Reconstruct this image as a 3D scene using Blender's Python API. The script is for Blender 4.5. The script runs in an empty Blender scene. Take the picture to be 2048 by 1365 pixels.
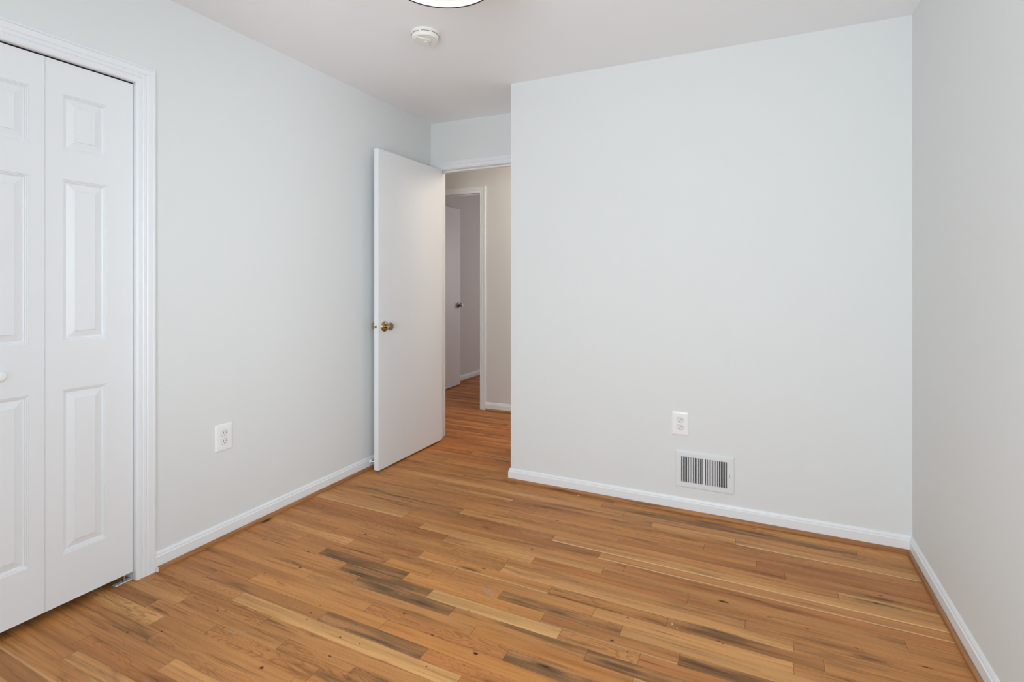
import bpy, bmesh, math, random
from mathutils import Vector, Matrix
C = bpy.context.collection
SC = bpy.context.scene

# ------------------------------------------------------------------ camera, light, exposure
F_PX = 1038.985
cam_d = bpy.data.cameras.new('camera')
cam_d.sensor_width = 36.0
cam_d.sensor_fit = 'HORIZONTAL'
cam_d.lens = F_PX / 2048 * 36.0
cam_d.shift_y = -(682.5 - 564.09) / 2048
cam_d.clip_start = 0.02
cam = bpy.data.objects.new('camera', cam_d)
C.objects.link(cam)
cam.location = (0, 0, 1.22965)
cam.rotation_euler = (math.pi / 2, 0, 0.44345)
SC.camera = cam

SC.view_settings.view_transform = 'Standard'
SC.view_settings.look = 'None'
SC.view_settings.gamma = 1.0
SC.view_settings.use_curve_mapping = False
SC.view_settings.exposure = 0.0
SC.cycles.max_bounces = 14
SC.cycles.diffuse_bounces = 10
SC.cycles.glossy_bounces = 4
SC.cycles.transparent_max_bounces = 8
SC.cycles.sample_clamp_indirect = 6.0

W = bpy.data.worlds.new('sky')
SC.world = W
W.use_nodes = True
W.node_tree.nodes['Background'].inputs[0].default_value = (0.75, 0.86, 1.0, 1)
W.node_tree.nodes['Background'].inputs[1].default_value = 0.3


def area(name, loc, rot, sx, sy, power, col):
    d = bpy.data.lights.new(name, 'AREA')
    d.shape = 'RECTANGLE'
    d.size = sx
    d.size_y = sy
    d.energy = power
    d.color = col
    o = bpy.data.objects.new(name, d)
    C.objects.link(o)
    o.location = loc
    o.rotation_euler = rot
    return o


# daylight at the window in the wall behind the camera
WX0, WX1, WZ0, WZ1 = -1.00, 0.22, 0.62, 1.90
YR = -0.62
area('window_daylight', ((WX0 + WX1) / 2, YR - 0.17, (WZ0 + WZ1) / 2), (math.pi / 2, 0, 0), WX1 - WX0, WZ1 - WZ0, 82, (0.868, 0.95, 1.0))
# unseen second window, added in the right wall to brighten the left side
VY0, VY1 = -0.34, 0.80
area('added_side_daylight', (0.6275 + 0.17, (VY0 + VY1) / 2, (WZ0 + WZ1) / 2), (math.pi / 2, 0, math.pi / 2), VY1 - VY0, WZ1 - WZ0, 52, (0.815, 0.922, 1.0))
# ceiling lamp of the hall, fill panel added inside the windowless far room
d = bpy.data.lights.new('hall_lamp_light', 'POINT')
d.energy = 25.5
d.color = (1.0, 0.88, 0.735)
d.shadow_soft_size = 0.12
o = bpy.data.objects.new('hall_lamp_light', d)
C.objects.link(o)
o.location = (-0.95, 3.95, 2.28)
area('far_room_fill', (-1.6, 7.3, 1.4), (-math.pi / 2, 0, 0), 1.0, 1.2, 15.5, (0.985, 0.96, 1.0))

# ------------------------------------------------------------------ measures
XL, XR, XC, YB, YD = -2.3214, 0.6275, -1.3873, 2.9021, 3.4060
YH = 4.3962
TW = 0.115          # wall thickness
TOP = 2.54


def zc(x, y):       # the ceiling is not quite level
    return 2.44 - 0.00828 * x + 0.00163 * y


# ------------------------------------------------------------------ materials
def mat(name, col=(.8, .8, .8), rough=.5, metal=0.0, spec=.5, bump=None, emit=None, coat=0):
    m = bpy.data.materials.new(name)
    m.use_nodes = True
    nt = m.node_tree
    b = nt.nodes['Principled BSDF']
    b.inputs['Base Color'].default_value = (*col, 1)
    b.inputs['Roughness'].default_value = rough
    b.inputs['Metallic'].default_value = metal
    b.inputs['Specular IOR Level'].default_value = spec
    b.inputs['Coat Weight'].default_value = coat
    if emit:
        b.inputs['Emission Color'].default_value = (*emit[0], 1)
        b.inputs['Emission Strength'].default_value = emit[1]
    if bump:
        sc, st, dist = bump
        tc = nt.nodes.new('ShaderNodeTexCoord')
        mp = nt.nodes.new('ShaderNodeMapping')
        n = nt.nodes.new('ShaderNodeTexNoise')
        bp = nt.nodes.new('ShaderNodeBump')
        if isinstance(sc, tuple):
            mp.inputs['Scale'].default_value = sc
            n.inputs['Scale'].default_value = 1.0
        else:
            n.inputs['Scale'].default_value = sc
        n.inputs['Detail'].default_value = 3
        bp.inputs['Strength'].default_value = st
        bp.inputs['Distance'].default_value = dist
        nt.links.new(tc.outputs['Object'], mp.inputs['Vector'])
        nt.links.new(mp.outputs['Vector'], n.inputs['Vector'])
        nt.links.new(n.outputs['Fac'], bp.inputs['Height'])
        nt.links.new(bp.outputs['Normal'], b.inputs['Normal'])
    return m


M = {}
M['wall'] = mat('pale_grey_wall_paint', (.72, .742, .742), .75, spec=.3, bump=(220, .12, .001))
M['hallwall'] = mat('hall_wall_paint', (.66, .655, .64), .75, spec=.3, bump=(220, .12, .001))
M['ceiling'] = mat('ceiling_paint', (.87, .88, .90), .85, spec=.2, bump=(160, .15, .001))
M['trim'] = mat('white_trim_paint', (.785, .81, .835), .38)
M['door'] = mat('white_door_paint', (.78, .80, .82), .42, bump=((120, 120, 9), .10, .0006))
M['slab'] = mat('flush_door_paint', (.78, .80, .825), .45, bump=(90, .05, .001))
M['plate'] = mat('white_plastic', (.84, .85, .86), .3)
M['outface'] = mat('receptacle_plastic', (.78, .79, .80), .35)
M['dark'] = mat('painted_shade_black', (.01, .01, .011), .9)  # near-black colour painted for the shade inside slots, holes and gaps
M['vent'] = mat('painted_vent_metal', (.72, .75, .77), .4)
M['smoke'] = mat('ivory_plastic', (.80, .80, .77), .4)
M['brass'] = mat('aged_brass', (.43, .34, .20), .19, metal=1)
M['nickel'] = mat('dark_nickel', (.35, .33, .30), .25, metal=1)
M['steel'] = mat('zinc_steel', (.62, .66, .70), .3, metal=1)
M['zinc'] = mat('bright_zinc_plate', (.72, .78, .84), .45, metal=.35)
M['bronze'] = mat('dark_bronze', (.035, .024, .018), .4, metal=.6)
M['rubber'] = mat('white_rubber', (.82, .83, .84), .5)
M['blackrubber'] = mat('black_rubber', (.02, .02, .02), .6)
M['lining'] = mat('lit_lamp_lining', (.85, .82, .76), .5, emit=((1, .92, .78), .50))
M['shade'] = mat('lit_lamp_band', (.85, .80, .70), .5, emit=((1, .88, .72), 1.1))
M['diffuser'] = mat('lit_lamp_glass', (.80, .78, .78), .4, emit=((1, .95, .93), .20))
M['frame'] = mat('window_frame_white', (.82, .83, .84), .4)


def glass():
    m = bpy.data.materials.new('window_glass')
    m.use_nodes = True
    nt = m.node_tree
    nt.nodes.clear()
    out = nt.nodes.new('ShaderNodeOutputMaterial')
    mix = nt.nodes.new('ShaderNodeMixShader')
    tr = nt.nodes.new('ShaderNodeBsdfTransparent')
    gl = nt.nodes.new('ShaderNodeBsdfGlossy')
    gl.inputs['Roughness'].default_value = .02
    fr = nt.nodes.new('ShaderNodeFresnel')
    fr.inputs['IOR'].default_value = 1.45
    nt.links.new(fr.outputs[0], mix.inputs[0])
    nt.links.new(tr.outputs[0], mix.inputs[1])
    nt.links.new(gl.outputs[0], mix.inputs[2])
    nt.links.new(mix.outputs[0], out.inputs['Surface'])
    return m


M['glass'] = glass()


def math_node(nt, op, a, b=None, c=None, clamp=False):
    n = nt.nodes.new('ShaderNodeMath')
    n.operation = op
    n.use_clamp = clamp
    for i, v in enumerate((a, b, c)):
        if v is None:
            continue
        if isinstance(v, (int, float)):
            n.inputs[i].default_value = v
        else:
            nt.links.new(v, n.inputs[i])
    return n.outputs[0]


def smooth(nt, v, lo, hi):
    n = nt.nodes.new('ShaderNodeMapRange')
    n.interpolation_type = 'SMOOTHSTEP'
    n.inputs['From Min'].default_value = lo
    n.inputs['From Max'].default_value = hi
    nt.links.new(v, n.inputs['Value'])
    return n.outputs[0]


def mixcol(nt, f, a, b, mode='MIX'):
    n = nt.nodes.new('ShaderNodeMix')
    n.data_type = 'RGBA'
    n.blend_type = mode
    for i, v in ((0, f), (6, a), (7, b)):
        if isinstance(v, (int, float)):
            n.inputs[i].default_value = v
        elif isinstance(v, tuple):
            n.inputs[i].default_value = (*v, 1)
        else:
            nt.links.new(v, n.inputs[i])
    return n.outputs[2]


def comb(nt, x, y, z):
    n = nt.nodes.new('ShaderNodeCombineXYZ')
    for i, v in enumerate((x, y, z)):
        if isinstance(v, (int, float)):
            n.inputs[i].default_value = v
        else:
            nt.links.new(v, n.inputs[i])
    return n.outputs[0]


def noise(nt, vec, detail=2.0, rough=.5, dist=0.0):
    n = nt.nodes.new('ShaderNodeTexNoise')
    n.inputs['Scale'].default_value = 1.0
    n.inputs['Detail'].default_value = detail
    n.inputs['Roughness'].default_value = rough
    n.inputs['Distortion'].default_value = dist
    nt.links.new(vec, n.inputs['Vector'])
    return n.outputs['Fac']


def oak(name, use_attr=True, base=(.40, .19, .075), along='X'):
    """strip oak: every plank has its own tone and its own grain"""
    m = bpy.data.materials.new(name)
    m.use_nodes = True
    nt = m.node_tree
    b = nt.nodes['Principled BSDF']
    if use_attr:
        uv = nt.nodes.new('ShaderNodeUVMap')
        uv.uv_map = 'plank'
        sp = nt.nodes.new('ShaderNodeSeparateXYZ')
        nt.links.new(uv.outputs[0], sp.inputs[0])
        u, v = sp.outputs[0], sp.outputs[1]
        at = nt.nodes.new('ShaderNodeAttribute')
        at.attribute_name = 'tone'
        ag = nt.nodes.new('ShaderNodeAttribute')
        ag.attribute_name = 'grain'
        sg = nt.nodes.new('ShaderNodeSeparateColor')
        nt.links.new(ag.outputs['Color'], sg.inputs[0])
        streak, cath, edge = sg.outputs[0], sg.outputs[1], sg.outputs[2]
        seed = math_node(nt, 'MULTIPLY', ag.outputs['Alpha'], 91.0)
        tone = at.outputs['Color']
        vm = math_node(nt, 'MULTIPLY', v, .0571)
    else:
        tc = nt.nodes.new('ShaderNodeTexCoord')
        sp = nt.nodes.new('ShaderNodeSeparateXYZ')
        nt.links.new(tc.outputs['Object'], sp.inputs[0])
        u = sp.outputs[0 if along == 'X' else 1]
        vm = math_node(nt, 'ADD', sp.outputs[2], sp.outputs[1 if along == 'X' else 0])
        v = 0.5
        streak, cath, edge, seed = 0.25, 0.0, 0.0, 3.0
        tone = base
    # fine pores and medium figure, drawn out along the plank
    su = math_node(nt, 'ADD', u, seed)
    fine = noise(nt, comb(nt, math_node(nt, 'MULTIPLY', su, 9.0), math_node(nt, 'MULTIPLY', vm, 520.0), seed), 3, .6)
    med = noise(nt, comb(nt, math_node(nt, 'MULTIPLY', su, 2.2), math_node(nt, 'MULTIPLY', vm, 75.0), seed), 3, .55, .6)
    wide = noise(nt, comb(nt, math_node(nt, 'MULTIPLY', su, 1.3), math_node(nt, 'MULTIPLY', vm, 16.0), seed), 2, .5)
    # cathedral figure: distorted bands
    wob = noise(nt, comb(nt, math_node(nt, 'MULTIPLY', su, 3.2), math_node(nt, 'MULTIPLY', vm, 22.0), math_node(nt, 'ADD', seed, 7.0)), 1, .4)
    fl = math_node(nt, 'SINE', math_node(nt, 'ADD', math_node(nt, 'MULTIPLY', wob, 95.0), math_node(nt, 'MULTIPLY', fine, 3.0)))
    fl = smooth(nt, fl, .15, 1.0)
    col = tone
    fb = smooth(nt, wide, .52, .30)
    col = mixcol(nt, math_node(nt, 'MULTIPLY', fb, .55), col, (1.20, 1.20, 1.18), 'MULTIPLY')
    f3 = smooth(nt, wide, .45, .70)
    col = mixcol(nt, math_node(nt, 'MULTIPLY', f3, .65), col, (.72, .68, .64), 'MULTIPLY')
    f2 = smooth(nt, med, .47, .72)
    col = mixcol(nt, math_node(nt, 'MULTIPLY', f2, .60), col, (.64, .57, .50), 'MULTIPLY')
    f1 = smooth(nt, fine, .46, .70)
    col = mixcol(nt, math_node(nt, 'MULTIPLY', f1, .42), col, (.58, .50, .43), 'MULTIPLY')
    col = mixcol(nt, math_node(nt, 'MULTIPLY', math_node(nt, 'MULTIPLY', fl, cath), .62), col, (.52, .42, .34), 'MULTIPLY')
    # grey mineral streaks: long soft patches broken up by the grain
    gp = noise(nt, comb(nt, math_node(nt, 'MULTIPLY', su, 4.0), math_node(nt, 'MULTIPLY', vm, 24.0), math_node(nt, 'ADD', seed, 21.0)), 2, .5, .5)
    gs = math_node(nt, 'ADD', math_node(nt, 'MULTIPLY', gp, .75), math_node(nt, 'MULTIPLY', med, .35))
    gm = smooth(nt, math_node(nt, 'ADD', gs, math_node(nt, 'MULTIPLY', streak, .25)), .615, .89)
    col = mixcol(nt, math_node(nt, 'MULTIPLY', gm, .92), col, (.44, .49, .54), 'MULTIPLY')
    if use_attr:
        # sapwood along the lower long edge of a few planks
        e = math_node(nt, 'MULTIPLY', smooth(nt, v, .20, .05), edge)
        col = mixcol(nt, e, col, (.72, .50, .27))
        # joints: thin dark hairlines, uneven along their length
        jn = noise(nt, comb(nt, math_node(nt, 'MULTIPLY', su, 3.0), seed, 0.0), 2, .6)
        jv = math_node(nt, 'MINIMUM', v, math_node(nt, 'SUBTRACT', 1.0, v))
        j1 = math_node(nt, 'MULTIPLY', smooth(nt, jv, .022, .004), smooth(nt, jn, .40, .66))
        du = nt.nodes.new('ShaderNodeUVMap')
        du.uv_map = 'ends'
        sd = nt.nodes.new('ShaderNodeSeparateXYZ')
        nt.links.new(du.outputs[0], sd.inputs[0])
        j2 = smooth(nt, math_node(nt, 'MINIMUM', sd.outputs[0], sd.outputs[1]), .0016, .0003)
        j = math_node(nt, 'MAXIMUM', math_node(nt, 'MULTIPLY', j1, .75), math_node(nt, 'MULTIPLY', j2, .70))
        col = mixcol(nt, j, col, (.10, .045, .018))
    nt.links.new(col, b.inputs['Base Color'])
    rr = math_node(nt, 'ADD', math_node(nt, 'MULTIPLY', fine, .14), .36)
    nt.links.new(rr, b.inputs['Roughness'])
    b.inputs['Specular IOR Level'].default_value = .20
    bp = nt.nodes.new('ShaderNodeBump')
    bp.inputs['Strength'].default_value = .10
    bp.inputs['Distance'].default_value = .001
    nt.links.new(fine, bp.inputs['Height'])
    nt.links.new(bp.outputs['Normal'], b.inputs['Normal'])
    return m


M['oak'] = oak('oak_strip_floor')
M['shoe_x'] = oak('oak_shoe_moulding_across', False, (.42, .195, .078), 'X')
M['shoe_y'] = oak('oak_shoe_moulding_along', False, (.42, .195, .078), 'Y')


def decal(name, col, amount, soft):
    m = bpy.data.materials.new(name)
    m.use_nodes = True
    nt = m.node_tree
    b = nt.nodes['Principled BSDF']
    b.inputs['Base Color'].default_value = (*col, 1)
    b.inputs['Roughness'].default_value = .5
    b.inputs['Specular IOR Level'].default_value = .2
    uv = nt.nodes.new('ShaderNodeUVMap')
    uv.uv_map = 'plank'
    ln = nt.nodes.new('ShaderNodeVectorMath')
    ln.operation = 'LENGTH'
    nt.links.new(uv.outputs[0], ln.inputs[0])
    tc = nt.nodes.new('ShaderNodeTexCoord')
    mp = nt.nodes.new('ShaderNodeMapping')
    mp.inputs['Scale'].default_value = (60, 220, 1)
    nt.links.new(tc.outputs['Object'], mp.inputs['Vector'])
    n = noise(nt, mp.outputs[0], 2, .6)
    r = math_node(nt, 'ADD', ln.outputs['Value'], math_node(nt, 'MULTIPLY', math_node(nt, 'SUBTRACT', n, .5), .9))
    a = math_node(nt, 'MULTIPLY', smooth(nt, r, 1.0 - .001 if soft < 0 else .85, .85 - soft), amount)
    nt.links.new(a, b.inputs['Alpha'])
    return m


M['knot'] = decal('dark_knot_in_oak', (.065, .026, .012), .85, .80)
M['stain'] = decal('grey_mineral_stain', (.13, .085, .055), .50, .85)
M['scuff'] = decal('white_scuff', (.60, .50, .42), .42, .85)
M['speck'] = decal('white_speck', (.85, .82, .78), .9, .4)
M['burn'] = decal('dark_burn_stain', (.05, .028, .01), .75, .7)


# ------------------------------------------------------------------ mesh helpers
def tag(o, label=None, cat=None, group=None, kind=None):
    if label:
        o['label'] = label
    if cat:
        o['category'] = cat
    if group:
        o['group'] = group
    if kind:
        o['kind'] = kind
    return o


def obj(name, bm, m, parent=None, smooth_angle=None, bevel=None):
    me = bpy.data.meshes.new(name)
    bmesh.ops.recalc_face_normals(bm, faces=bm.faces)
    if smooth_angle:
        for f in bm.faces:
            f.smooth = True
        for e in bm.edges:
            if len(e.link_faces) == 2 and e.calc_face_angle(0) > smooth_angle:
                e.smooth = False
    bm.to_mesh(me)
    bm.free()
    for mm in (m if isinstance(m, (list, tuple)) else [m]):
        me.materials.append(mm)
    o = bpy.data.objects.new(name, me)
    C.objects.link(o)
    if parent:
        o.parent = parent
    if bevel:
        bv = o.modifiers.new('edge_softening', 'BEVEL')
        bv.width = bevel
        bv.segments = 2
        bv.limit_method = 'ANGLE'
        bv.angle_limit = math.radians(40)
    return o


def empty(name, loc, rotz=0):
    o = bpy.data.objects.new(name, None)
    C.objects.link(o)
    o.location = loc
    o.rotation_euler = (0, 0, rotz)
    o.empty_display_size = .05
    return o


def box(bm, x0, x1, y0, y1, z0, z1):
    vs = [bm.verts.new((x, y, z)) for x in (x0, x1) for y in (y0, y1) for z in (z0, z1)]
    for q in ((0, 1, 3, 2), (4, 6, 7, 5), (0, 4, 5, 1), (2, 3, 7, 6), (0, 2, 6, 4), (1, 5, 7, 3)):
        bm.faces.new([vs[i] for i in q])


def boxes(*bs):
    bm = bmesh.new()
    for b in bs:
        box(bm, *b)
    return bm


def sweep(path, profile, fmap, side=1):
    """profile (offset, height) carried along a mitred 2D path"""
    bm = bmesh.new()
    n = len(path)
    rings = []
    for i, p in enumerate(path):
        p = Vector(p)
        d0 = (p - Vector(path[i - 1])).normalized() if i > 0 else None
        d1 = (Vector(path[i + 1]) - p).normalized() if i < n - 1 else None
        d0 = d0 or d1
        d1 = d1 or d0
        n0 = Vector((-d0.y, d0.x)) * side
        n1 = Vector((-d1.y, d1.x)) * side
        mt = (n0 + n1)
        mt = mt / max(1e-6, mt.dot(n0))
        rings.append([bm.verts.new(fmap(p.x + mt.x * o, p.y + mt.y * o, h)) for o, h in profile])
    k = len(profile)
    for a, b in zip(rings, rings[1:]):
        for j in range(k):
            bm.faces.new((a[j], a[(j + 1) % k], b[(j + 1) % k], b[j]))
    bm.faces.new(rings[0])
    bm.faces.new(list(reversed(rings[-1])))
    return bm


def lathe(profile, seg=40, mtx=None):
    """profile (radius, height) turned about Z"""
    bm = bmesh.new()
    rings = []
    for r, h in profile:
        if r < 1e-6:
            rings.append([bm.verts.new((0, 0, h))])
        else:
            rings.append([bm.verts.new((r * math.cos(2 * math.pi * i / seg), r * math.sin(2 * math.pi * i / seg), h)) for i in range(seg)])
    for a, b in zip(rings, rings[1:]):
        for i in range(seg):
            j = (i + 1) % seg
            if len(a) == 1 and len(b) == 1:
                continue
            if len(a) == 1:
                bm.faces.new((a[0], b[i], b[j]))
            elif len(b) == 1:
                bm.faces.new((a[i], a[j], b[0]))
            else:
                bm.faces.new((a[i], a[j], b[j], b[i]))
    if mtx:
        bm.transform(mtx)
    return bm


def struct(name, bm, m, label=None, cat=None, **k):
    return tag(obj(name, bm, m, **k), label, cat, kind='structure')


RY = Matrix.Rotation(math.radians(90), 4, 'Y')      # lathe axis Z -> +X
RX = Matrix.Rotation(math.radians(90), 4, 'X')      # lathe axis Z -> -Y

# ------------------------------------------------------------------ room shell
CY0, CY1 = 0.0930, 1.2665     # closet opening
CH = 2.0508
DX0, DX1, DH = -2.262, -1.498, 2.095   # bedroom door opening
HX0, HX1 = -3.190, -2.430      # door opening across the hall
JT = 0.018                     # jamb board thickness

struct('wall_left', boxes(
    (XL - TW, XL, YR - TW, CY0 - JT, 0, TOP),
    (XL - TW, XL, CY0 - JT, CY1 + JT, CH + JT, TOP),
    (XL - TW, XL, CY1 + JT, YD, 0, TOP)), M['wall'], 'pale grey painted wall on the left with the closet opening', 'wall')
bm = bmesh.new()
foot = [(XC, YB), (XR + TW, YB), (XR + TW, YB + TW), (XC + TW, YB + TW), (XC + TW, YD), (XC, YD)]
lo = [bm.verts.new((x, y, 0)) for x, y in foot]
hi = [bm.verts.new((x, y, TOP)) for x, y in foot]
bm.faces.new(lo)
bm.faces.new(hi)
for i in range(6):
    bm.faces.new((lo[i], lo[(i + 1) % 6], hi[(i + 1) % 6], hi[i]))
struct('wall_back', bm, M['wall'], 'pale grey wall facing the camera, with air vent and outlet', 'wall', bevel=.0022)
struct('wall_right', boxes(
    (XR, XR + TW, YR - TW, VY0, 0, TOP), (XR, XR + TW, VY1, YB, 0, TOP),
    (XR, XR + TW, VY0, VY1, 0, WZ0), (XR, XR + TW, VY0, VY1, WZ1, TOP)), M['wall'], 'pale grey wall along the right edge', 'wall')
struct('wall_rear', boxes(
    (XL, WX0, YR - TW, YR, 0, TOP), (WX1, XR, YR - TW, YR, 0, TOP),
    (WX0, WX1, YR - TW, YR, 0, WZ0), (WX0, WX1, YR - TW, YR, WZ1, TOP)), M['wall'], 'wall behind the viewer with the window', 'wall')
struct('wall_doorway', boxes(
    (XL - TW, DX0 - JT, YD, YD + TW, 0, TOP),
    (DX0 - JT, DX1 + JT, YD, YD + TW, DH + JT, TOP),
    (DX1 + JT, 1.2, YD, YD + TW, 0, TOP)), M['wall'], 'narrow wall above and beside the bedroom doorway', 'wall')
struct('wall_hall', boxes(
    (-3.45, HX0 - JT, YH, YH + TW, 0, TOP),
    (HX0 - JT, HX1 + JT, YH, YH + TW, 2.09 + JT, TOP),
    (HX1 + JT, 1.2, YH, YH + TW, 0, TOP)), M['hallwall'], 'beige wall across the hall seen through the doorway', 'wall')
struct('wall_hall_ends', boxes(
    (-3.45 - TW, -3.45, YD, YH + TW, 0, TOP), (1.2, 1.2 + TW, YD, YH + TW, 0, TOP),
    (-3.45, XL - TW, YD, YD + TW, 0, TOP)), M['hallwall'], 'end walls of the hall', 'wall')
struct('wall_far_room', boxes(
    (-3.31 - TW, -3.31, YH + TW, 7.5, 0, TOP), (-0.4, -0.4 + TW, YH + TW, 7.5, 0, TOP),
    (-3.31 - TW, -0.4 + TW, 7.5, 7.5 + TW, 0, TOP)), M['hallwall'], 'dim grey wall of the room across the hall', 'wall')
struct('wall_closet', boxes(
    (XL - TW - .62, XL - TW - .60, CY0 - .12, CY1 + .12, 0, TOP),
    (XL - TW - .60, XL - TW, CY0 - .14, CY0 - .12, 0, TOP),
    (XL - TW - .60, XL - TW, CY1 + .12, CY1 + .14, 0, TOP)), M['wall'], 'inner walls of the closet', 'wall')

bm = bmesh.new()
x0, x1, y0, y1 = -3.7, 1.35, YR - TW, 7.65
v = [bm.verts.new((x, y, zc(x, y) + h)) for h in (0, .14) for x, y in ((x0, y0), (x1, y0), (x1, y1), (x0, y1))]
for q in ((0, 1, 2, 3), (7, 6, 5, 4), (0, 4, 5, 1), (1, 5, 6, 2), (2, 6, 7, 3), (3, 7, 4, 0)):
    bm.faces.new([v[i] for i in q])
struct('ceiling', bm, M['ceiling'], 'flat white painted ceiling', 'ceiling')

# ------------------------------------------------------------------ oak strip floor
PW = 0.0571


def lin(*c):
    return tuple(((x / 255 + .055) / 1.055) ** 2.4 if x > 10 else x / 255 / 12.92 for x in c)


TONES = {   # albedo of the boards (linear)
    'm': (.520, .235, .078), 'l': (.600, .300, .108), 'L': (.680, .372, .140),
    'r': (.475, .198, .065), 'd': (.462, .210, .074), 'D': (.455, .215, .082), 'o': (.585, .258, .078),
    'h': (.530, .200, .052), 'H': (.600, .250, .072), 'k': (.450, .160, .042)}
# per row: segments as (x_end, tone, streak, cathedral, sapwood edge), from left to right
ROWS = {
    48: [(-.78, 'm', .2, 0, 0), (.4, 'd', .7, 0, 0), (9, 'm', .2, 0, 0)],
    47: [(-.646, 'l', .1, 0, 0), (9, 'm', .25, .1, 0)],
    46: [(-1.9, 'm', .2, 0, 0), (-.488, 'd', .35, 0, 0), (-.10, 'l', .1, 0, 0), (9, 'l', .1, 0, .85)],
    45: [(-1.762, 'm', .2, 0, 0), (-1.25, 'l', .35, .5, 0), (9, 'm', .3, .5, 0)],
    44: [(-1.5, 'm', .2, 0, 0), (-.229, 'm', .2, .3, 0), (9, 'r', .1, 0, 0)],
    43: [(-1.2, 'm', .2, 0, 0), (-.01, 'm', .15, .1, 0), (9, 'r', .2, 0, 0)],
    42: [(-1.55, 'm', .2, .2, 0), (-.6, 'm', .2, .3, 0), (.099, 'r', .2, .2, 0), (9, 'd', .4, .1, 0)],
    41: [(-1.437, 'D', .55, 0, 0), (-1.093, 'l', .1, 0, 0), (.281, 'm', .15, 0, 0), (9, 'l', .4, .1, 0)],
    40: [(-1.75, 'm', .35, .3, 0), (-.891, 'd', .2, .8, 0), (9, 'l', .1, .1, .9)],
    39: [(-1.68, 'm', .2, 0, 0), (-.647, 'r', .25, .2, 0), (9, 'm', .1, 0, .7)],
    38: [(-1.681, 'L', 0, .1, .4), (-.52, 'm', .25, .1, 0), (9, 'r', .3, .2, 0)],
    37: [(-1.536, 'r', .1, .6, 0), (-.6, 'l', .1, 0, 0), (.45, 'm', .2, .1, 0), (9, 'm', .3, 0, 0)],
    36: [(-1.358, 'r', .15, .5, 0), (-.9, 'l', .35, .3, 0), (-.248, 'r', .25, 0, 0), (9, 'm', .15, .2, 0)],
    35: [(-1.75, 'm', .25, .2, 0), (-1.0, 'm', .35, .7, 0), (-.044, 'm', .2, 0, 0), (9, 'm', .25, .1, 0)],
    34: [(-1.65, 'm', .1, .2, 0), (-.994, 'm', .15, .2, 0), (.106, 'l', .25, .2, .2), (9, 'm', .45, 0, 0)],
    33: [(-1.898, 'm', .2, 0, 0), (-1.378, 'r', .45, .1, 0), (-.752, 'o', .1, .1, .5), (-.3, 'm', .35, .6, 0), (.189, 'd', .55, 0, 0), (9, 'm', .25, 0, 0)],
    32: [(-1.739, 'l', .1, .3, 0), (-1.166, 'm', .3, .4, 0), (-.554, 'm', .2, 0, 0), (.1, 'l', .1, 0, 0), (9, 'm', .2, 0, 0)],
    31: [(-1.98, 'm', .1, 0, 0), (-1.48, 'r', .25, .4, 0), (-1.25, 'o', .1, .1, 0), (-.918, 'm', .1, .3, 0), (-.438, 'd', .6, .2, 0), (9, 'l', .1, 0, 0)],
    30: [(-1.8, 'm', .2, .1, 0), (-1.331, 'd', .95, 0, 0), (-.715, 'o', .1, .35, 0), (-.235, 'm', .25, .2, .3), (9, 'd', .7, 0, 0)],
    29: [(-1.62, 'm', .2, .2, 0), (-1.173, 'D', .9, .2, 0), (-.628, 'L', .1, 0, .2), (-.353, 'm', .2, .8, 0), (9, 'r', .15, .1, 0)],
    28: [(-1.5, 'm', .1, 0, 0), (-1.034, 'D', 1.0, 0, 0), (-.514, 'm', .7, .1, 0), (9, 'D', .9, 0, 0)],
    27: [(-1.7, 'm', .15, .1, 0), (-.909, 'm', .35, 0, 0), (-.350, 'o', .1, .1, 0), (9, 'L', .1, 0, 0)],
    26: [(-1.331, 'm', .15, .1, 0), (-.753, 'r', .2, .9, 0), (9, 'D', .9, .2, 0)],
    25: [(-1.9, 'm', .2, .1, 0), (-1.217, 'o', .15, 0, 0), (9, 'o', .1, .1, 0)],
    24: [(-2.08, 'd', .3, 0, 0), (-1.45, 'm', .3, .1, 0), (-1.0, 'D', .75, .2, 0), (9, 'r', .15, .5, 0)],
    23: [(-1.841, 'm', .1, .5, 0), (-.835, 'L', .05, 0, 0), (9, 'r', .3, .2, 0)],
    22: [(-1.616, 'm', .1, .9, 0), (-.7, 'm', .2, .1, 0), (9, 'm', .2, 0, 0)],
    21: [(-2.006, 'l', .1, 0, 0), (-1.46, 'm', .15, .3, 0), (-1.163, 'm', .25, .9, 0), (9, 'd', .7, .9, 0)],
    20: [(-2.096, 'd', .5, 0, 0), (-1.75, 'm', .1, .2, 0), (-1.26, 'm', .2, .8, 0), (9, 'd', .6, .3, 0)],
    19: [(-1.971, 'L', .05, .9, 0), (-1.3, 'm', .15, .1, 0), (9, 'm', .2, .2, 0)],
    18: [(-1.901, 'm', .4, .1, 0), (9, 'm', .15, .6, 0)],
    17: [(-1.718, 'm', .15, .2, 0), (9, 'l', .1, .1, 0)],
    16: [(-2.1, 'm', .2, 0, 0), (-1.4, 'r', .2, .5, 0), (9, 'm', .2, 0, 0)],
}


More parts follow.
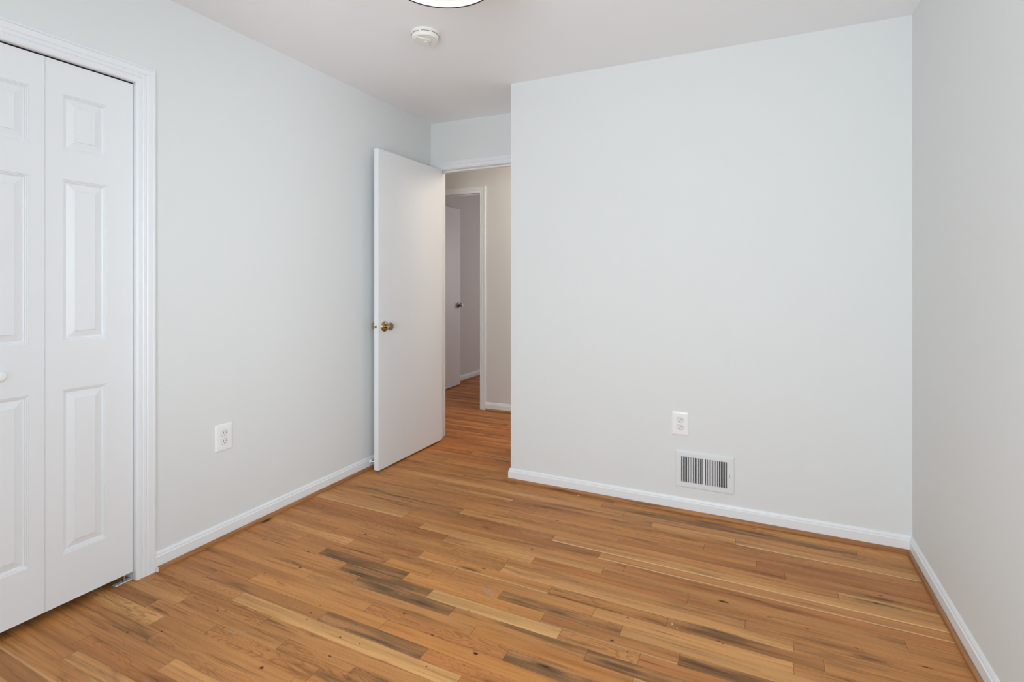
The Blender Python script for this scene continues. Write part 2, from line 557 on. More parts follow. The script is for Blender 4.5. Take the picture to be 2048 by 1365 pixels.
def floor_mesh():
    rnd = random.Random(11)
    bm = bmesh.new()
    uvl = bm.loops.layers.uv.new('plank')
    uve = bm.loops.layers.uv.new('ends')
    ct = bm.loops.layers.float_color.new('tone')
    cg = bm.loops.layers.float_color.new('grain')
    X0, X1 = -3.6, 1.3

    def yrow(n, x):
        return .018 + PW * n - .008 * x

    for n in range(-13, 133):
        segs = ROWS.get(n)
        if segs is None:
            segs = []
            x = X0 + rnd.uniform(.1, .8)
            while x < X1:
                t = rnd.choice('mmmmmllrrod' if n < 50 else ('mmhhor' if n < 56 else 'hhhhhHkk'))
                segs.append((x, t, rnd.choice((.1, .15, .2, .3, .5)), rnd.choice((0, 0, .1, .3, .7)), rnd.choice((0, 0, 0, 0, .4))))
                x += rnd.uniform(.3, 1.3)
            segs.append((9, 'm', .2, 0, 0))
        xa = X0
        for xe, t, st, ca, ed in segs:
            xb = min(xe, X1)
            k = rnd.uniform(.94, 1.06)
            k2 = rnd.uniform(.97, 1.03)
            tone = tuple(c * k * q for c, q in zip(TONES[t], (1, k2, k2 * k2)))
            sd = rnd.random()
            vs = [bm.verts.new((x, yrow(n + e, x), 0)) for x, e in ((xa, 0), (xb, 0), (xb, 1), (xa, 1))]
            f = bm.faces.new(vs)
            for lp, (x, e) in zip(f.loops, ((xa, 0), (xb, 0), (xb, 1), (xa, 1))):
                lp[uvl].uv = (x, e)
                lp[uve].uv = (x - xa, xb - x)
                lp[ct] = (*tone, 1)
                lp[cg] = (st, ca, ed, sd)
            xa = xb

    def patch(x, y, rx, ry, mi, z=.0004):
        y = y
        vs = [bm.verts.new((x + a * rx, y + b * ry - .008 * a * rx, z)) for a, b in ((-1, -1), (1, -1), (1, 1), (-1, 1))]
        f = bm.faces.new(vs)
        f.material_index = mi
        for lp, (a, b) in zip(f.loops, ((-1, -1), (1, -1), (1, 1), (-1, 1))):
            lp[uvl].uv = (a, b)

    KN = [(-.125, 2.151, .035, .012), (-.123, 1.907, .012, .006), (-.11, 1.90, .010, .005), (.036, 2.124, .016, .006), (-1.025, 1.513, .013, .008),
          (-.845, 1.499, .016, .013), (-.977, 1.683, .007, .005), (-.959, 1.381, .005, .005), (-.853, 1.437, .005, .005),
          (-1.187, 1.566, .012, .007), (-.454, 1.754, .014, .009), (-.394, 1.722, .006, .004), (-.433, 1.897, .010, .005),
          (-.936, 2.515, .018, .006), (-.941, 2.197, .014, .007), (-1.54, 2.223, .010, .008), (-1.143, 2.206, .008, .005),
          (-1.065, 1.959, .022, .007), (-1.26, 2.038, .012, .007), (-1.853, 1.738, .011, .006), (-1.884, 1.538, .009, .007),
          (-1.782, 1.628, .016, .008), (-1.742, 1.656, .007, .005), (-1.43, 1.152, .013, .012), (-1.501, 1.42, .010, .008), (-1.502, 1.468, .008, .005),
          (-1.486, 1.387, .006, .005), (-1.403, 1.381, .006, .005), (-1.307, 1.367, .008, .007), (-1.223, 1.371, .005, .004),
          (-1.272, 1.284, .012, .006), (-1.715, 1.226, .008, .006), (-1.826, 1.282, .007, .006), (-2.054, 1.46, .009, .006),
          (-1.895, 1.121, .009, .006), (-1.998, 1.068, .010, .006), (.429, 2.456, .016, .006), (.452, 2.485, .014, .005),
          (.407, 2.392, .018, .006), (.566, 2.49, .005, .006), (.154, 2.112, .012, .005), (-2.127, 1.727, .022, .007),
          (-1.728, 1.976, .016, .012), (.48, 2.063, .03, .005), (.30, 2.07, .028, .003), (-1.40, 1.33, .006, .004), (-1.155, 1.20, .022, .016), (-.62, 1.545, .03, .008)]
    for x, y, a, b in KN:
        patch(x, y, a * .95, b * .85, 1)
    for x, y, a, b in [(-.15, 1.963, .20, .012), (-1.55, 1.70, .16, .022), (-1.35, 1.66, .16, .022), (-1.16, 1.645, .13, .020), (-1.2, 1.41, .22, .016),
                       (-.40, 1.645, .16, .018), (-.60, 1.54, .13, .018), (-1.12, 1.93, .09, .018), (-.15, 1.76, .16, .012), (-2.03, 1.19, .10, .012),
                       (.43, 2.43, .10, .014), (-1.80, 2.41, .28, .012), (-1.75, 1.61, .0, .0), (.33, 2.03, .10, .018), (-1.62, 1.84, .22, .012)]:
        if a > 0:
            patch(x, y, a, b, 2, .0003)
    patch(-.955, 1.812, .035, .022, 3, .0005)
    patch(-.985, 1.83, .05, .012, 3, .0006)
    patch(-1.662, 1.224, .03, .010, 3, .0005)
    patch(-1.632, 1.243, .024, .012, 3, .0006)
    patch(-.936, 2.86, .010, .007, 4, .0005)
    patch(-.281, 1.931, .004, .004, 4, .0005)
    patch(-.262, 1.915, .004, .004, 4, .0005)
    patch(-1.42, 3.30, .012, .005, 4, .0005)
    patch(-2.29, 1.872, .03, .055, 5, .0005)
    # slab below the boards
    box(bm, X0, X1, YR - TW, 7.62, -.06, -.003)
    return bm


bm = floor_mesh()
struct('floor', bm, [M['oak'], M['knot'], M['stain'], M['scuff'], M['speck'], M['burn']], 'oak strip floor with mixed light and dark boards', 'floor')

# ------------------------------------------------------------------ baseboards, shoe mouldings
BASE = [(0, 0), (.0123, 0), (.0123, .0575), (.0085, .0625), (.0090, .0665), (.0070, .0715), (.0035, .0775), (0, .0775)]
SHOE = [(.0138, .0004), (.0245, .0004), (.0243, .006), (.0228, .0112), (.0200, .0155), (.0165, .0182), (.0138, .0190)]


def floor_map(x, y, h):
    return (x, y, h)


struct('baseboard_left', sweep([(XL, YD), (XL, 1.3407)], BASE, floor_map), M['trim'], 'white baseboard along the left wall', 'baseboard')
struct('baseboard_back', sweep([(XR, YB), (XC, YB), (XC, YD)], BASE, floor_map), M['trim'], 'white baseboard below the air vent', 'baseboard')
struct('baseboard_right', sweep([(XR, YR), (XR, YB)], BASE, floor_map), M['trim'], 'white baseboard along the right wall', 'baseboard')
struct('baseboard_rear', sweep([(XL, YR), (XR, YR)], BASE, floor_map), M['trim'], 'white baseboard under the window', 'baseboard')
struct('baseboard_hall', sweep([(1.2, YH), (HX1 + .062, YH)], BASE, floor_map), M['trim'], 'white baseboard of the hall wall', 'baseboard')
struct('baseboard_far_room', sweep([(-3.31, 7.5), (-3.31, YH + TW)], BASE, floor_map), M['trim'], 'white baseboard in the room across the hall', 'baseboard')
struct('trim_1', sweep([(XL, YD), (XL, 1.3462)], SHOE, floor_map), M['shoe_y'], 'oak shoe moulding along the left baseboard', 'moulding')
struct('trim_2', sweep([(XR, YB), (XC, YB), (XC, YD)], SHOE, floor_map), M['shoe_x'], 'oak shoe moulding along the back baseboard', 'moulding')
struct('trim_3', sweep([(XR, YR), (XR, YB)], SHOE, floor_map), M['shoe_y'], 'oak shoe moulding along the right baseboard', 'moulding')
struct('trim_4', sweep([(1.2, YH), (HX1 + .068, YH)], SHOE, floor_map), M['shoe_x'], 'orange oak shoe moulding in the hall', 'moulding')
struct('trim_5', sweep([(-3.31, 7.5), (-3.31, YH + TW)], SHOE, floor_map), M['shoe_y'], 'oak shoe moulding in the room across the hall', 'moulding')

# ------------------------------------------------------------------ casings and jambs
CAS = [(0, 0), (0, .0075), (.003, .0100), (.0085, .0100), (.0105, .0080), (.0125, .0095), (.0270, .0105), (.0290, .0085), (.0315, .0125),
       (.0345, .0125), (.0370, .0105), (.0480, .0125), (.0500, .0150), (.0560, .0150), (.0590, .0125), (.0590, 0)]


CASW = [(0, 0), (0, .0060), (.003, .0100), (.008, .0117), (.021, .0117), (.0245, .0098), (.027, .0120), (.0375, .0125), (.0405, .0106),
        (.0430, .0128), (.0455, .0137), (.0620, .0140), (.0640, .0124), (.0668, .0160), (.0712, .0160), (.0740, .0135), (.0740, 0)]


def casing(a0, a1, zt, fmap, z0=0.0, prof=None):
    return sweep([(a0, z0), (a0, zt), (a1, zt), (a1, z0)], prof or CAS, fmap, side=1)


struct('trim_6', casing(CY0, CY1, CH, lambda a, z, h: (XL + h, a, z), prof=CASW), M['trim'], 'white moulded casing around the closet doors', 'door casing')
struct('trim_7', casing(DX0 - .005, DX1 + .005, DH + .003, lambda a, z, h: (a, YD - h, z)), M['trim'], 'white casing above the bedroom doorway', 'door casing')
struct('trim_8', casing(HX0 - .003, HX1 + .003, 2.089, lambda a, z, h: (a, YH - h, z)), M['trim'], 'casing of the doorway across the hall', 'door casing')


def jamb(name, a0, a1, zt, p0, p1, axis, label, stop=None):
    bs = []

    def add(c0, c1, q0, q1, z0, z1):
        bs.append((c0, c1, q0, q1, z0, z1) if axis == 'X' else (q0, q1, c0, c1, z0, z1))
    add(a0 - JT, a0, p0, p1, 0, zt)
    add(a1, a1 + JT, p0, p1, 0, zt)
    add(a0 - JT, a1 + JT, p0, p1, zt, zt + JT)
    if stop:
        s0, s1, t = stop
        add(a0, a0 + t, s0, s1, 0, zt - t)
        add(a1 - t, a1, s0, s1, 0, zt - t)
        add(a0, a1, s0, s1, zt - t, zt)
    return struct(name, boxes(*bs), M['trim'], label, 'door jamb', bevel=.0012)


jamb('trim_9', CY0, CY1, CH, XL - TW, XL, 'Y', 'white jamb boards inside the closet opening')
jamb('trim_10', DX0, DX1, DH, YD, YD + TW, 'X', 'white jamb and stop of the bedroom doorway', (YD + .035, YD + .070, .0115))
jamb('trim_11', HX0, HX1, 2.090, YH, YH + TW, 'X', 'jamb and stop of the doorway across the hall', (YH + .035, YH + .070, .0115))
struct('trim_12', boxes((XL - .040, XL - .0105, CY0 + .002, CY1 - .002, CH - .0030, CH - .0003)), M['dark'], 'sliding track above the closet doors, shade of the gap painted black', 'door track')  # track coloured near-black to carry the shade of the gap
struct('trim_13', boxes((XL + .0005, XL + .0246, 1.3408, 1.3458, .0003, .0185)), M['trim'], 'white painted end block of the shoe moulding at the closet', 'moulding')


# ------------------------------------------------------------------ bifold closet doors
def bifold_leaf(ya, yb, pa, pb, xf, th, z0, z1):
    """leaf with three raised panels, face at x = xf looking to +X"""
    bm = bmesh.new()
    zs = [z0, .217, .8277, 1.0065, 1.6106, 1.7205, 1.9270, z1]
    ys = [ya, pa, pb, yb]
    grid = [[bm.verts.new((xf, y, z)) for z in zs] for y in ys]
    rings = [(.0015, -.0022), (.0045, -.0026), (.0060, -.0056), (.0085, -.0062), (.0105, -.0100), (.0140, -.0112), (.0385, -.0036), (.0400, -.0014)]
    for i in range(3):
        for j in range(7):
            q = [grid[i][j], grid[i + 1][j], grid[i + 1][j + 1], grid[i][j + 1]]
            if i == 1 and j in (1, 3, 5):
                prev = q
                a0, a1, c0, c1 = ys[1], ys[2], zs[j], zs[j + 1]
                for off, dep in rings:
                    cur = [bm.verts.new((xf + dep, y, z)) for y, z in ((a0 + off, c0 + off), (a1 - off, c0 + off), (a1 - off, c1 - off), (a0 + off, c1 - off))]
                    for k in range(4):
                        bm.faces.new((prev[k], prev[(k + 1) % 4], cur[(k + 1) % 4], cur[k]))
                    prev = cur
                bm.faces.new(prev)
            else:
                bm.faces.new(q)
    back = [[bm.verts.new((xf - th, y, z)) for z in (z0, z1)] for y in (ya, yb)]
    bm.faces.new((back[0][0], back[0][1], back[1][1], back[1][0]))
    bm.faces.new([back[0][0]] + [grid[0][j] for j in range(8)] + [back[0][1]])
    bm.faces.new([back[1][0]] + [grid[3][j] for j in range(8)] + [back[1][1]])
    bm.faces.new([back[0][0], back[1][0]] + [grid[i][0] for i in (3, 2, 1, 0)])
    bm.faces.new([back[0][1], back[1][1]] + [grid[i][7] for i in (3, 2, 1, 0)])
    return bm


XF = XL - .010
DZ0, DZ1 = .034, 2.0452


def knob_bm(scale=1.0):
    pr = [(0, 0), (.010, 0), (.0095, .006), (.0085, .011), (.0110, .015), (.0165, .019), (.0195, .024), (.0195, .029), (.0165, .033), (.009, .0355), (0, .036)]
    return lathe([(r * scale, h * scale) for r, h in pr], 36, RY)


def bifold(name, leaves, knob_y, label):
    root = empty(name, (XF - .0175, (leaves[0][0] + leaves[-1][1]) / 2, DZ0))
    tag(root, label, 'closet door', kind='structure')
    inv = Matrix.Translation(-root.location)
    for ya, yb, pa, pb in leaves:
        b = bifold_leaf(ya, yb, pa, pb, XF, .035, DZ0, DZ1)
        b.transform(inv)
        obj('door_leaf', b, M['door'], root)
    k = knob_bm()
    k.transform(inv @ Matrix.Translation((XF, knob_y, .910)))
    obj('door_knob', k, M['plate'], root, smooth_angle=1.0)
    return root


bifold('door_1', [(.9727, 1.2640, 1.026, 1.1705), (.6805, .9718, .7825, .9270)], .839,
       'white raised panel bifold door next to the left wall, nearest the corner casing')
bifold('door_2', [(.3870, .6785, .4405, .585), (.0950, .3860, .197, .3415)], .545,
       'white raised panel bifold door farther back in the closet')

# metal pivot bracket on the floor below the closet door
root = empty('pivot_bracket', (XF - .0165, 1.2340, 0))
tag(root, 'small shiny metal pivot bracket on the floor under the closet door corner', 'bracket')
pl = boxes((-.012, .012, -.032, .030, .0006, .0024), (.0105, .0122, -.032, .030, .0024, .0052))
obj('plate', pl, M['zinc'], root, bevel=.0005)
obj('pivot_pin', lathe([(0, .0026), (.0065, .0026), (.0065, .006), (.0035, .0065), (.0035, .0325), (0, .0325)], 20, Matrix.Translation((.000, .006, 0))), M['steel'], root, smooth_angle=.7)
obj('screw', lathe([(0, .0026), (.004, .0026), (.0032, .0046), (0, .0048)], 16, Matrix.Translation((.002, -.022, 0))), M['steel'], root, smooth_angle=.7)


# ------------------------------------------------------------------ hinged flush doors
def door_knob_set(root, x, y, z, d, m, mf):
    """rosette, shank and knob on a face at x looking along d = +-1 in X (root coordinates)"""
    S = Matrix.Translation((x, y, z)) @ Matrix.Diagonal((d, 1, 1, 1)) @ RY
    ro = obj('rosette', lathe([(0, 0), (.0335, 0), (.0345, .002), (.0325, .006), (.026, .010), (.018, .0135), (.014, .0150), (0, .0150)], 40, S), m, root, smooth_angle=.6)
    kb = obj('door_knob', lathe([(0, .0148), (.0125, .0148), (.0125, .020), (.0160, .026), (.0200, .032), (.0235, .040), (.0250, .048), (.0248, .0535), (.0225, .0565), (0, .0565)] if d > 0 else
                            [(0, .0148), (.0125, .0148), (.0125, .020), (.0160, .026), (.0215, .034), (.0250, .042), (.0240, .050), (.016, .0545), (0, .0555)], 40, S), m, root, smooth_angle=.6)
    if d > 0:
        obj('key_cylinder', lathe([(.0150, .0568), (.0150, .0588), (.0135, .0600), (.006, .0600), (.005, .0590), (0, .0590)], 28, S), mf, kb, smooth_angle=.6)
    return ro


def flush_door(name, hinge, ang, width, z0, z1, th, label, m, mk, kz, both=True):
    """leaf leaves the hinge along local -Y, visible face at local x = 0, thickness towards -X"""
    root = empty(name, (hinge[0], hinge[1], z0), ang)
    tag(root, label, 'door', kind='structure')
    obj('door_slab', boxes((-th, 0, -width, 0, 0, z1 - z0)), m, root, bevel=.0015)
    door_knob_set(root, 0, -width + .060, kz - z0, 1, mk, mk)
    if both:
        door_knob_set(root, -th, -width + .060, kz - z0, -1, mk, mk)
    lp = obj('latch_plate', boxes((-th / 2 - .0125, -th / 2 + .0125, -width - .0008, -width + .001, kz - z0 - .028, kz - z0 + .028)), m, root)
    obj('latch_bolt', boxes((-th / 2 - .006, -th / 2 + .006, -width - .0105, -width - .0005, kz - z0 - .0085, kz - z0 + .0085)), mk, lp, bevel=.002)
    for hz in (.18, (z1 - z0) / 2, z1 - z0 - .18):
        hb = bmesh.new()
        box(hb, -th + .002, -.004, -.0002, .0018, hz - .045, hz + .045)
        obj('hinge', hb, M['trim'], root)
    return root


flush_door('door_3', (-2.2100, 3.3960), 0, .7470, .012, 2.091, .035,
           'plain white flush door standing open against the left wall, brass knob', M['slab'], M['brass'], .9385)
d4 = flush_door('door_4', (-3.1812, 4.5970), math.radians(180) + math.atan2(.0184, .3731), .7445, .012, 2.090, .035,
                'dim flush door in the room across the hall, dark knob', M['slab'], M['nickel'], .953, both=False)
# the far door swings the other way: mirror so its knob face looks into that room
for ch in list(d4.children):
    me = ch.data
    for vtx in me.vertices:
        vtx.co.x = -vtx.co.x
    me.flip_normals()
    for g in ch.children:
        for vtx in g.data.vertices:
            vtx.co.x = -vtx.co.x
        g.data.flip_normals()

# door stop on the baseboard
root = empty('door_stop', (XL + .0125, 2.690, .048))
tag(root, 'small white door stop on the left baseboard behind the open door edge', 'door stop')
obj('base', lathe([(0, 0), (.0125, 0), (.0125, .003), (.0095, .0075), (.006, .009), (0, .009)], 28, RY), M['rubber'], root, smooth_angle=.7)
sp = bmesh.new()
for i in range(7):
    s = lathe([(.0045, .0085 + i * .005), (.0062, .0105 + i * .005), (.0045, .0135 + i * .005)], 16, RY)
    me = bpy.data.meshes.new('tmp')
    s.to_mesh(me)
    s.free()
    sp.from_mesh(me)
    bpy.data.meshes.remove(me)
obj('spring', sp, M['steel'], root, smooth_angle=1)
obj('tip', lathe([(0, .0425), (.0075, .0425), (.0085, .045), (.0085, .052), (.006, .055), (0, .0555)], 24, RY), M['blackrubber'], root, smooth_angle=.7)


# ------------------------------------------------------------------ outlets
def outlet(loc, rotz, label, w=.088, h=.126):
    """local: plate in XZ, facing -Y"""
    root = empty('wall_outlet', loc, rotz)
    tag(root, label, 'outlet', 'duplex wall outlets')
    bm = bmesh.new()
    rings = []
    for ins, dep in ((0, 0), (0, .0022), (.0008, .0036), (.0024, .0049), (.0050, .0058), (.0090, .0063), (.0130, .0065)):
        hx, hz, r = w / 2 - ins, h / 2 - ins, max(.0035 - ins * .25, .0008)
        ring = []
        for qx, qz, a0 in ((1, 1, 0), (-1, 1, 90), (-1, -1, 180), (1, -1, 270)):
            for k in range(5):
                a = math.radians(a0 + 22.5 * k)
                ring.append(bm.verts.new((qx * (hx - r) + r * math.cos(a), -dep, qz * (hz - r) + r * math.sin(a))))
        rings.append(ring)
    for a, b in zip(rings, rings[1:]):
        n = len(a)
        for k in range(n):
            bm.faces.new((a[k], a[(k + 1) % n], b[(k + 1) % n], b[k]))
    bm.faces.new(rings[0])
    bm.faces.new(rings[-1])
    obj('cover_plate', bm, M['plate'], root, smooth_angle=1.2)
    for s in (1, -1):
        zc_ = s * .0195
        f = bmesh.new()
        pts = []
        for i in range(40):
            a = 2 * math.pi * i / 40
            pts.append((.0172 * math.cos(a), max(-.0135, min(.0135, .0172 * math.sin(a)))))
        lo = [f.verts.new((x, -.0060, zc_ + z)) for x, z in pts]
        hi = [f.verts.new((x, -.0086, zc_ + z)) for x, z in pts]
        top = [f.verts.new((x * .95, -.0092, zc_ + z * .95)) for x, z in pts]
        for A, B in ((lo, hi), (hi, top)):
            for i in range(40):
                f.faces.new((A[i], A[(i + 1) % 40], B[(i + 1) % 40], B[i]))
        f.faces.new(top)
        f.faces.new(lo)
        r = obj('receptacle', f, M['outface'], root)
        gr = bmesh.new()            # flat grey ring, painted shade around the receptacle
        o1 = [gr.verts.new((x * 1.06, -.0067, zc_ + z * 1.07)) for x, z in pts]
        o2 = [gr.verts.new((x * .98, -.0067, zc_ + z * .98)) for x, z in pts]
        for i in range(40):
            gr.faces.new((o1[i], o1[(i + 1) % 40], o2[(i + 1) % 40], o2[i]))
        for sx, hh in ((-.0064, .0046), (.0064, .0036)):
            sl = bmesh.new()
            box(sl, sx - .0011, sx + .0011, -.0094, -.0070, zc_ + .0035 - hh, zc_ + .0035 + hh)
            obj('slot', sl, M['dark'], r)
        gh = lathe([(0, .0), (.0027, .0), (.0027, .0025), (0, .0025)], 16, Matrix.Translation((0, -.0070, zc_ - .0075)) @ RX)
        obj('ground_hole', gh, M['dark'], r)
        obj('groove', gr, mat_groove, r)
    obj('screw', lathe([(0, 0), (.0034, 0), (.0030, .0012), (0, .0016)], 20, Matrix.Translation((0, -.0064, 0)) @ RX), M['outface'], root, smooth_angle=.8)
    return root


mat_groove = mat('shadow_groove', (.30, .31, .32), .7)
outlet((XL, 1.6592, .4838), math.radians(90), 'white duplex outlet on the left wall between closet and open door', .0878, .1290)
outlet((-.3803, YB, .4707), 0, 'white duplex outlet on the back wall above the air vent', .0878, .1250)

# ------------------------------------------------------------------ air vent
VX, VZ, VW, VH = -.2590, .2310, .2925, .1935
root = empty('air_vent', (VX, YB, VZ))
tag(root, 'white metal air vent with vertical slots low on the back wall', 'vent')
bm = bmesh.new()
g1 = (-.3741 - VX, -.2673 - VX)
g2 = (-.2540 - VX, -.1484 - VX)
SZ = (.1632 - VZ, .2978 - VZ)
oz = VH / 2
ox = VW / 2
rim = [(0, 0), (0, .0035), (.0035, .0062), (.012, .0070)]
R_ = [[bm.verts.new((sx * (ox - i), -d_, sz * (oz - i))) for sx, sz in ((-1, -1), (1, -1), (1, 1), (-1, 1))] for i, d_ in rim]
for a, b in zip(R_, R_[1:]):
    for k in range(4):
        bm.faces.new((a[k], a[(k + 1) % 4], b[(k + 1) % 4], b[k]))
D_ = -.0070
xs = [-ox + .012, g1[0], g1[1], g2[0], g2[1], ox - .012]
zs = [-oz + .012, SZ[0], SZ[1], oz - .012]
for i in range(5):
    for j in range(3):
        if j == 1 and i in (1, 3):
            continue
        bm.faces.new([bm.verts.new(p) for p in ((xs[i], D_, zs[j]), (xs[i + 1], D_, zs[j]), (xs[i + 1], D_, zs[j + 1]), (xs[i], D_, zs[j + 1]))])
# returns of the two openings
for a, b in (g1, g2):
    for p in (((a, SZ[0]), (b, SZ[0])), ((b, SZ[0]), (b, SZ[1])), ((b, SZ[1]), (a, SZ[1])), ((a, SZ[1]), (a, SZ[0]))):
        (xa, za), (xb, zb) = p
        bm.faces.new([bm.verts.new(q) for q in ((xa, D_, za), (xb, D_, zb), (xb, -.001, zb), (xa, -.001, za))])
bmesh.ops.remove_doubles(bm, verts=bm.verts, dist=.00005)
obj('frame', bm, M['vent'], root)
obj('duct_shade', boxes((g1[0] - .002, g2[1] + .002, -.0012, -.0004, SZ[0] - .002, SZ[1] + .002)), M['dark'], root)  # near-black sheet painted as the shade inside the duct
for (a, b), tilt in ((g1, 1), (g2, -1)):
    n = 13
    pitch = (b - a + .0042) / n
    for i in range(1, n):
        x = a - .0021 + pitch * i
        f = bmesh.new()
        hw = .0020
        sh_ = .0016 * tilt
        vs = [f.verts.new((x + q, y, z)) for z in (SZ[0] - .0005, SZ[1] + .0005) for q, y in ((-hw, D_), (hw, D_), (hw - .0010 + sh_, -.0036), (-hw + .0010 + sh_, -.0036))]
        for q in ((0, 1, 2, 3), (7, 6, 5, 4), (0, 4, 5, 1), (1, 5, 6, 2), (2, 6, 7, 3), (3, 7, 4, 0)):
            f.faces.new([vs[k] for k in q])
        obj('louver', f, M['vent'], root)
lx = -.1367 - VX
lev = obj('lever', boxes((lx - .0022, lx + .0022, -.0135, -.0068, .0015, .0105)), M['vent'], root, bevel=.001)
obj('lever_slot', boxes((lx - .0014, lx + .0014, -.0074, -.0066, -.0100, .0016)), M['dark'], lev)
for sx, sz in ((-.3967 - VX, -.002), (-.1275 - VX, -.003)):
    obj('screw', lathe([(0, 0), (.0036, 0), (.0030, .0014), (0, .0018)], 18, Matrix.Translation((sx, D_, sz)) @ RX), M['vent'], root, smooth_angle=.8)

# ------------------------------------------------------------------ smoke detector
sx_, sy_ = -1.484, 2.129
sz_ = zc(sx_, sy_)
root = empty('smoke_detector', (sx_, sy_, sz_))
tag(root, 'round off-white smoke detector on the ceiling near the lamp', 'smoke detector')
obj('mounting_plate', lathe([(0, 0), (.0695, 0), (.0700, -.003), (.0690, -.0095), (.0665, -.0105), (0, -.0105)], 56), M['smoke'], root, smooth_angle=.6)
obj('body', lathe([(0, -.0105), (.0655, -.0105), (.0655, -.0135), (.0665, -.0145), (.0650, -.0270), (.0630, -.0325), (.0600, -.0348), (0, -.0350)], 56), M['smoke'], root, smooth_angle=.6)


def arc_box(r0, r1, a0, a1, z0, z1, n=10):
    bm = bmesh.new()
    rr = []
    for i in range(n + 1):
        a = a0 + (a1 - a0) * i / n
        rr.append([bm.verts.new((r * math.cos(a), r * math.sin(a), z)) for r, z in ((r0, z0), (r1, z0), (r1, z1), (r0, z1))])
    for p, q in zip(rr, rr[1:]):
        for k in range(4):
            bm.faces.new((p[k], p[(k + 1) % 4], q[(k + 1) % 4], q[k]))
    bm.faces.new(rr[0])
    bm.faces.new(list(reversed(rr[-1])))
    return bm


tow = math.atan2(-sy_, -sx_)          # direction of the room middle
for k in range(8):
    a = tow - .02 + k * math.pi / 4
    obj('vent_slot', arc_box(.0640, .0669, a - .31, a + .31, -.0170, -.0150), M['dark'], root)
# raised S-shaped half of the cover with the test button
lobe = bmesh.new()
pts = []
for i in range(31):
    a = math.radians(75 + (221.6 - 75) * i / 30)
    pts.append((.0585 * math.cos(a), .0585 * math.sin(a)))
edge_pts = [(-.52, -.56), (-.25, -.44), (0, -.385), (.19, -.35), (.32, -.26), (.42, -.12), (.475, .06), (.48, .26), (.44, .48), (.36, .72)]
pts += [(.0585 * x, .0585 * y) for x, y in edge_pts]
lo = [lobe.verts.new((x, y, -.0340)) for x, y in pts]
hi = [lobe.verts.new((x * .95, y * .95 + .0012, -.0388)) for x, y in pts]
lobe.faces.new(lo)
lobe.faces.new(list(reversed(hi)))
for i in range(len(pts)):
    j = (i + 1) % len(pts)
    lobe.faces.new((lo[i], lo[j], hi[j], hi[i]))
lobe.transform(Matrix.Rotation(tow + math.radians(90), 4, 'Z'))
obj('cover_lobe', lobe, M['smoke'], root)
bt = Matrix.Rotation(tow + math.radians(90), 4, 'Z') @ Matrix.Translation((.002, .012, 0))
obj('test_button', lathe([(0, -.0380), (.0120, -.0380), (.0115, -.0402), (.0095, -.0410), (0, -.0412)], 28, bt), M['smoke'], root, smooth_angle=.6)
sl = boxes((.017, .025, .0125, .0155, -.0395, -.0380))
sl.transform(Matrix.Rotation(tow + math.radians(90), 4, 'Z'))
obj('indicator_slot', sl, mat_groove, root)

# ------------------------------------------------------------------ ceiling lamp
LX, LY, LZ, LR = -.9645, 1.4748, 2.2500, .1919
lc = zc(LX, LY)
root = empty('ceiling_lamp', (LX, LY, lc))
tag(root, 'round flush ceiling lamp with dark bronze rim at the top edge', 'ceiling lamp')
h = LZ - lc
obj('canopy', lathe([(0, 0), (.150, 0), (.150, -.012), (.140, -.020), (0, -.020)], 56), M['bronze'], root, smooth_angle=.6)
obj('rim', lathe([(LR - .0045, h), (LR, h), (LR, h + .018), (LR - .0045, h + .018), (LR - .0045, h)], 96), M['bronze'], root, smooth_angle=.6)
obj('shade', lathe([(LR - .0046, h + .0185), (LR - .0046, h + .16), (.140, h + .175), (.139, h + .174), (LR - .0062, h + .158), (LR - .0062, h + .0185), (LR - .0046, h + .0185)], 96), M['shade'], root, smooth_angle=.6)
obj('lining', lathe([(LR - .0046, h + .002), (LR - .0046, h + .0180), (LR - .0080, h + .0180), (LR - .0080, h + .003), (LR - .0046, h + .002)], 96), M['lining'], root, smooth_angle=.6)
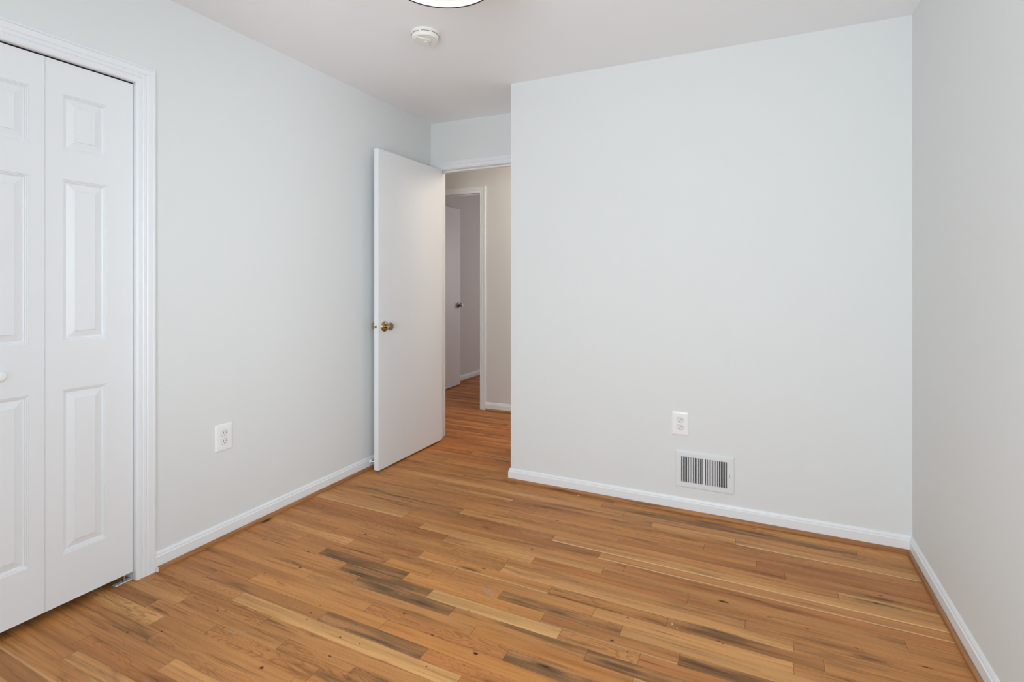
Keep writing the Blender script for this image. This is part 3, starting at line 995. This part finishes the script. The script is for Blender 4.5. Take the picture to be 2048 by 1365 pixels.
obj('diffuser', lathe([(0, h + .010), (.10, h + .011), (LR - .0085, h + .0165), (LR - .0085, h + .0185), (0, h + .014)], 96), M['diffuser'], root, smooth_angle=.9)
for k in range(3):
    a = math.radians(66.4 + 120 * k)
    mt = Matrix.Rotation(a, 4, 'Z') @ Matrix.Translation((LR, 0, h + .009)) @ RY
    obj('thumb_screw', lathe([(0, -.002), (.003, -.002), (.003, .006), (.0055, .007), (.0060, .012), (.004, .0145), (0, .015)], 18, mt), M['bronze'], root, smooth_angle=.6)

# ------------------------------------------------------------------ windows behind and, added for its light, beside the camera
def window(name, a0, a1, fm, label):
    """fm(a0, a1, d0, d1, z0, z1) -> box; d runs outwards from the room face of the wall"""
    zm = (WZ0 + WZ1) / 2
    r = tag(obj(name, boxes(
        fm(a0, a0 + .045, .02, .095, WZ0, WZ1), fm(a1 - .045, a1, .02, .095, WZ0, WZ1),
        fm(a0 + .045, a1 - .045, .02, .095, WZ0, WZ0 + .045), fm(a0 + .045, a1 - .045, .02, .095, WZ1 - .045, WZ1),
        fm(a0 + .045, a1 - .045, .04, .085, zm - .02, zm + .02)), M['frame']), label, 'window', kind='structure')
    obj('pane', boxes(fm(a0 + .045, a1 - .045, .060, .064, WZ0 + .045, WZ1 - .045)), M['glass'], r)
    obj('sill', boxes(fm(a0 - .05, a1 + .05, -.05, .02, WZ0 - .025, WZ0 - .001)), M['frame'], r)


window('window_1', WX0, WX1, lambda a, b, p, q, z, w: (a, b, YR - q, YR - p, z, w), 'white window behind the viewer')
window('window_2', VY0, VY1, lambda a, b, p, q, z, w: (XR + p, XR + q, a, b, z, w), 'added white window, unseen beside the viewer on the right')
struct('trim_14', sweep([(WX0, WZ0), (WX0, WZ1), (WX1, WZ1), (WX1, WZ0)], CAS, lambda a, z, h: (a, YR + h, z)), M['trim'], 'white casing of the window behind the viewer', 'window casing')
struct('trim_15', sweep([(VY0, WZ0), (VY0, WZ1), (VY1, WZ1), (VY1, WZ0)], CAS, lambda a, z, h: (XR - h, a, z)), M['trim'], 'white casing of the added window beside the viewer', 'window casing')
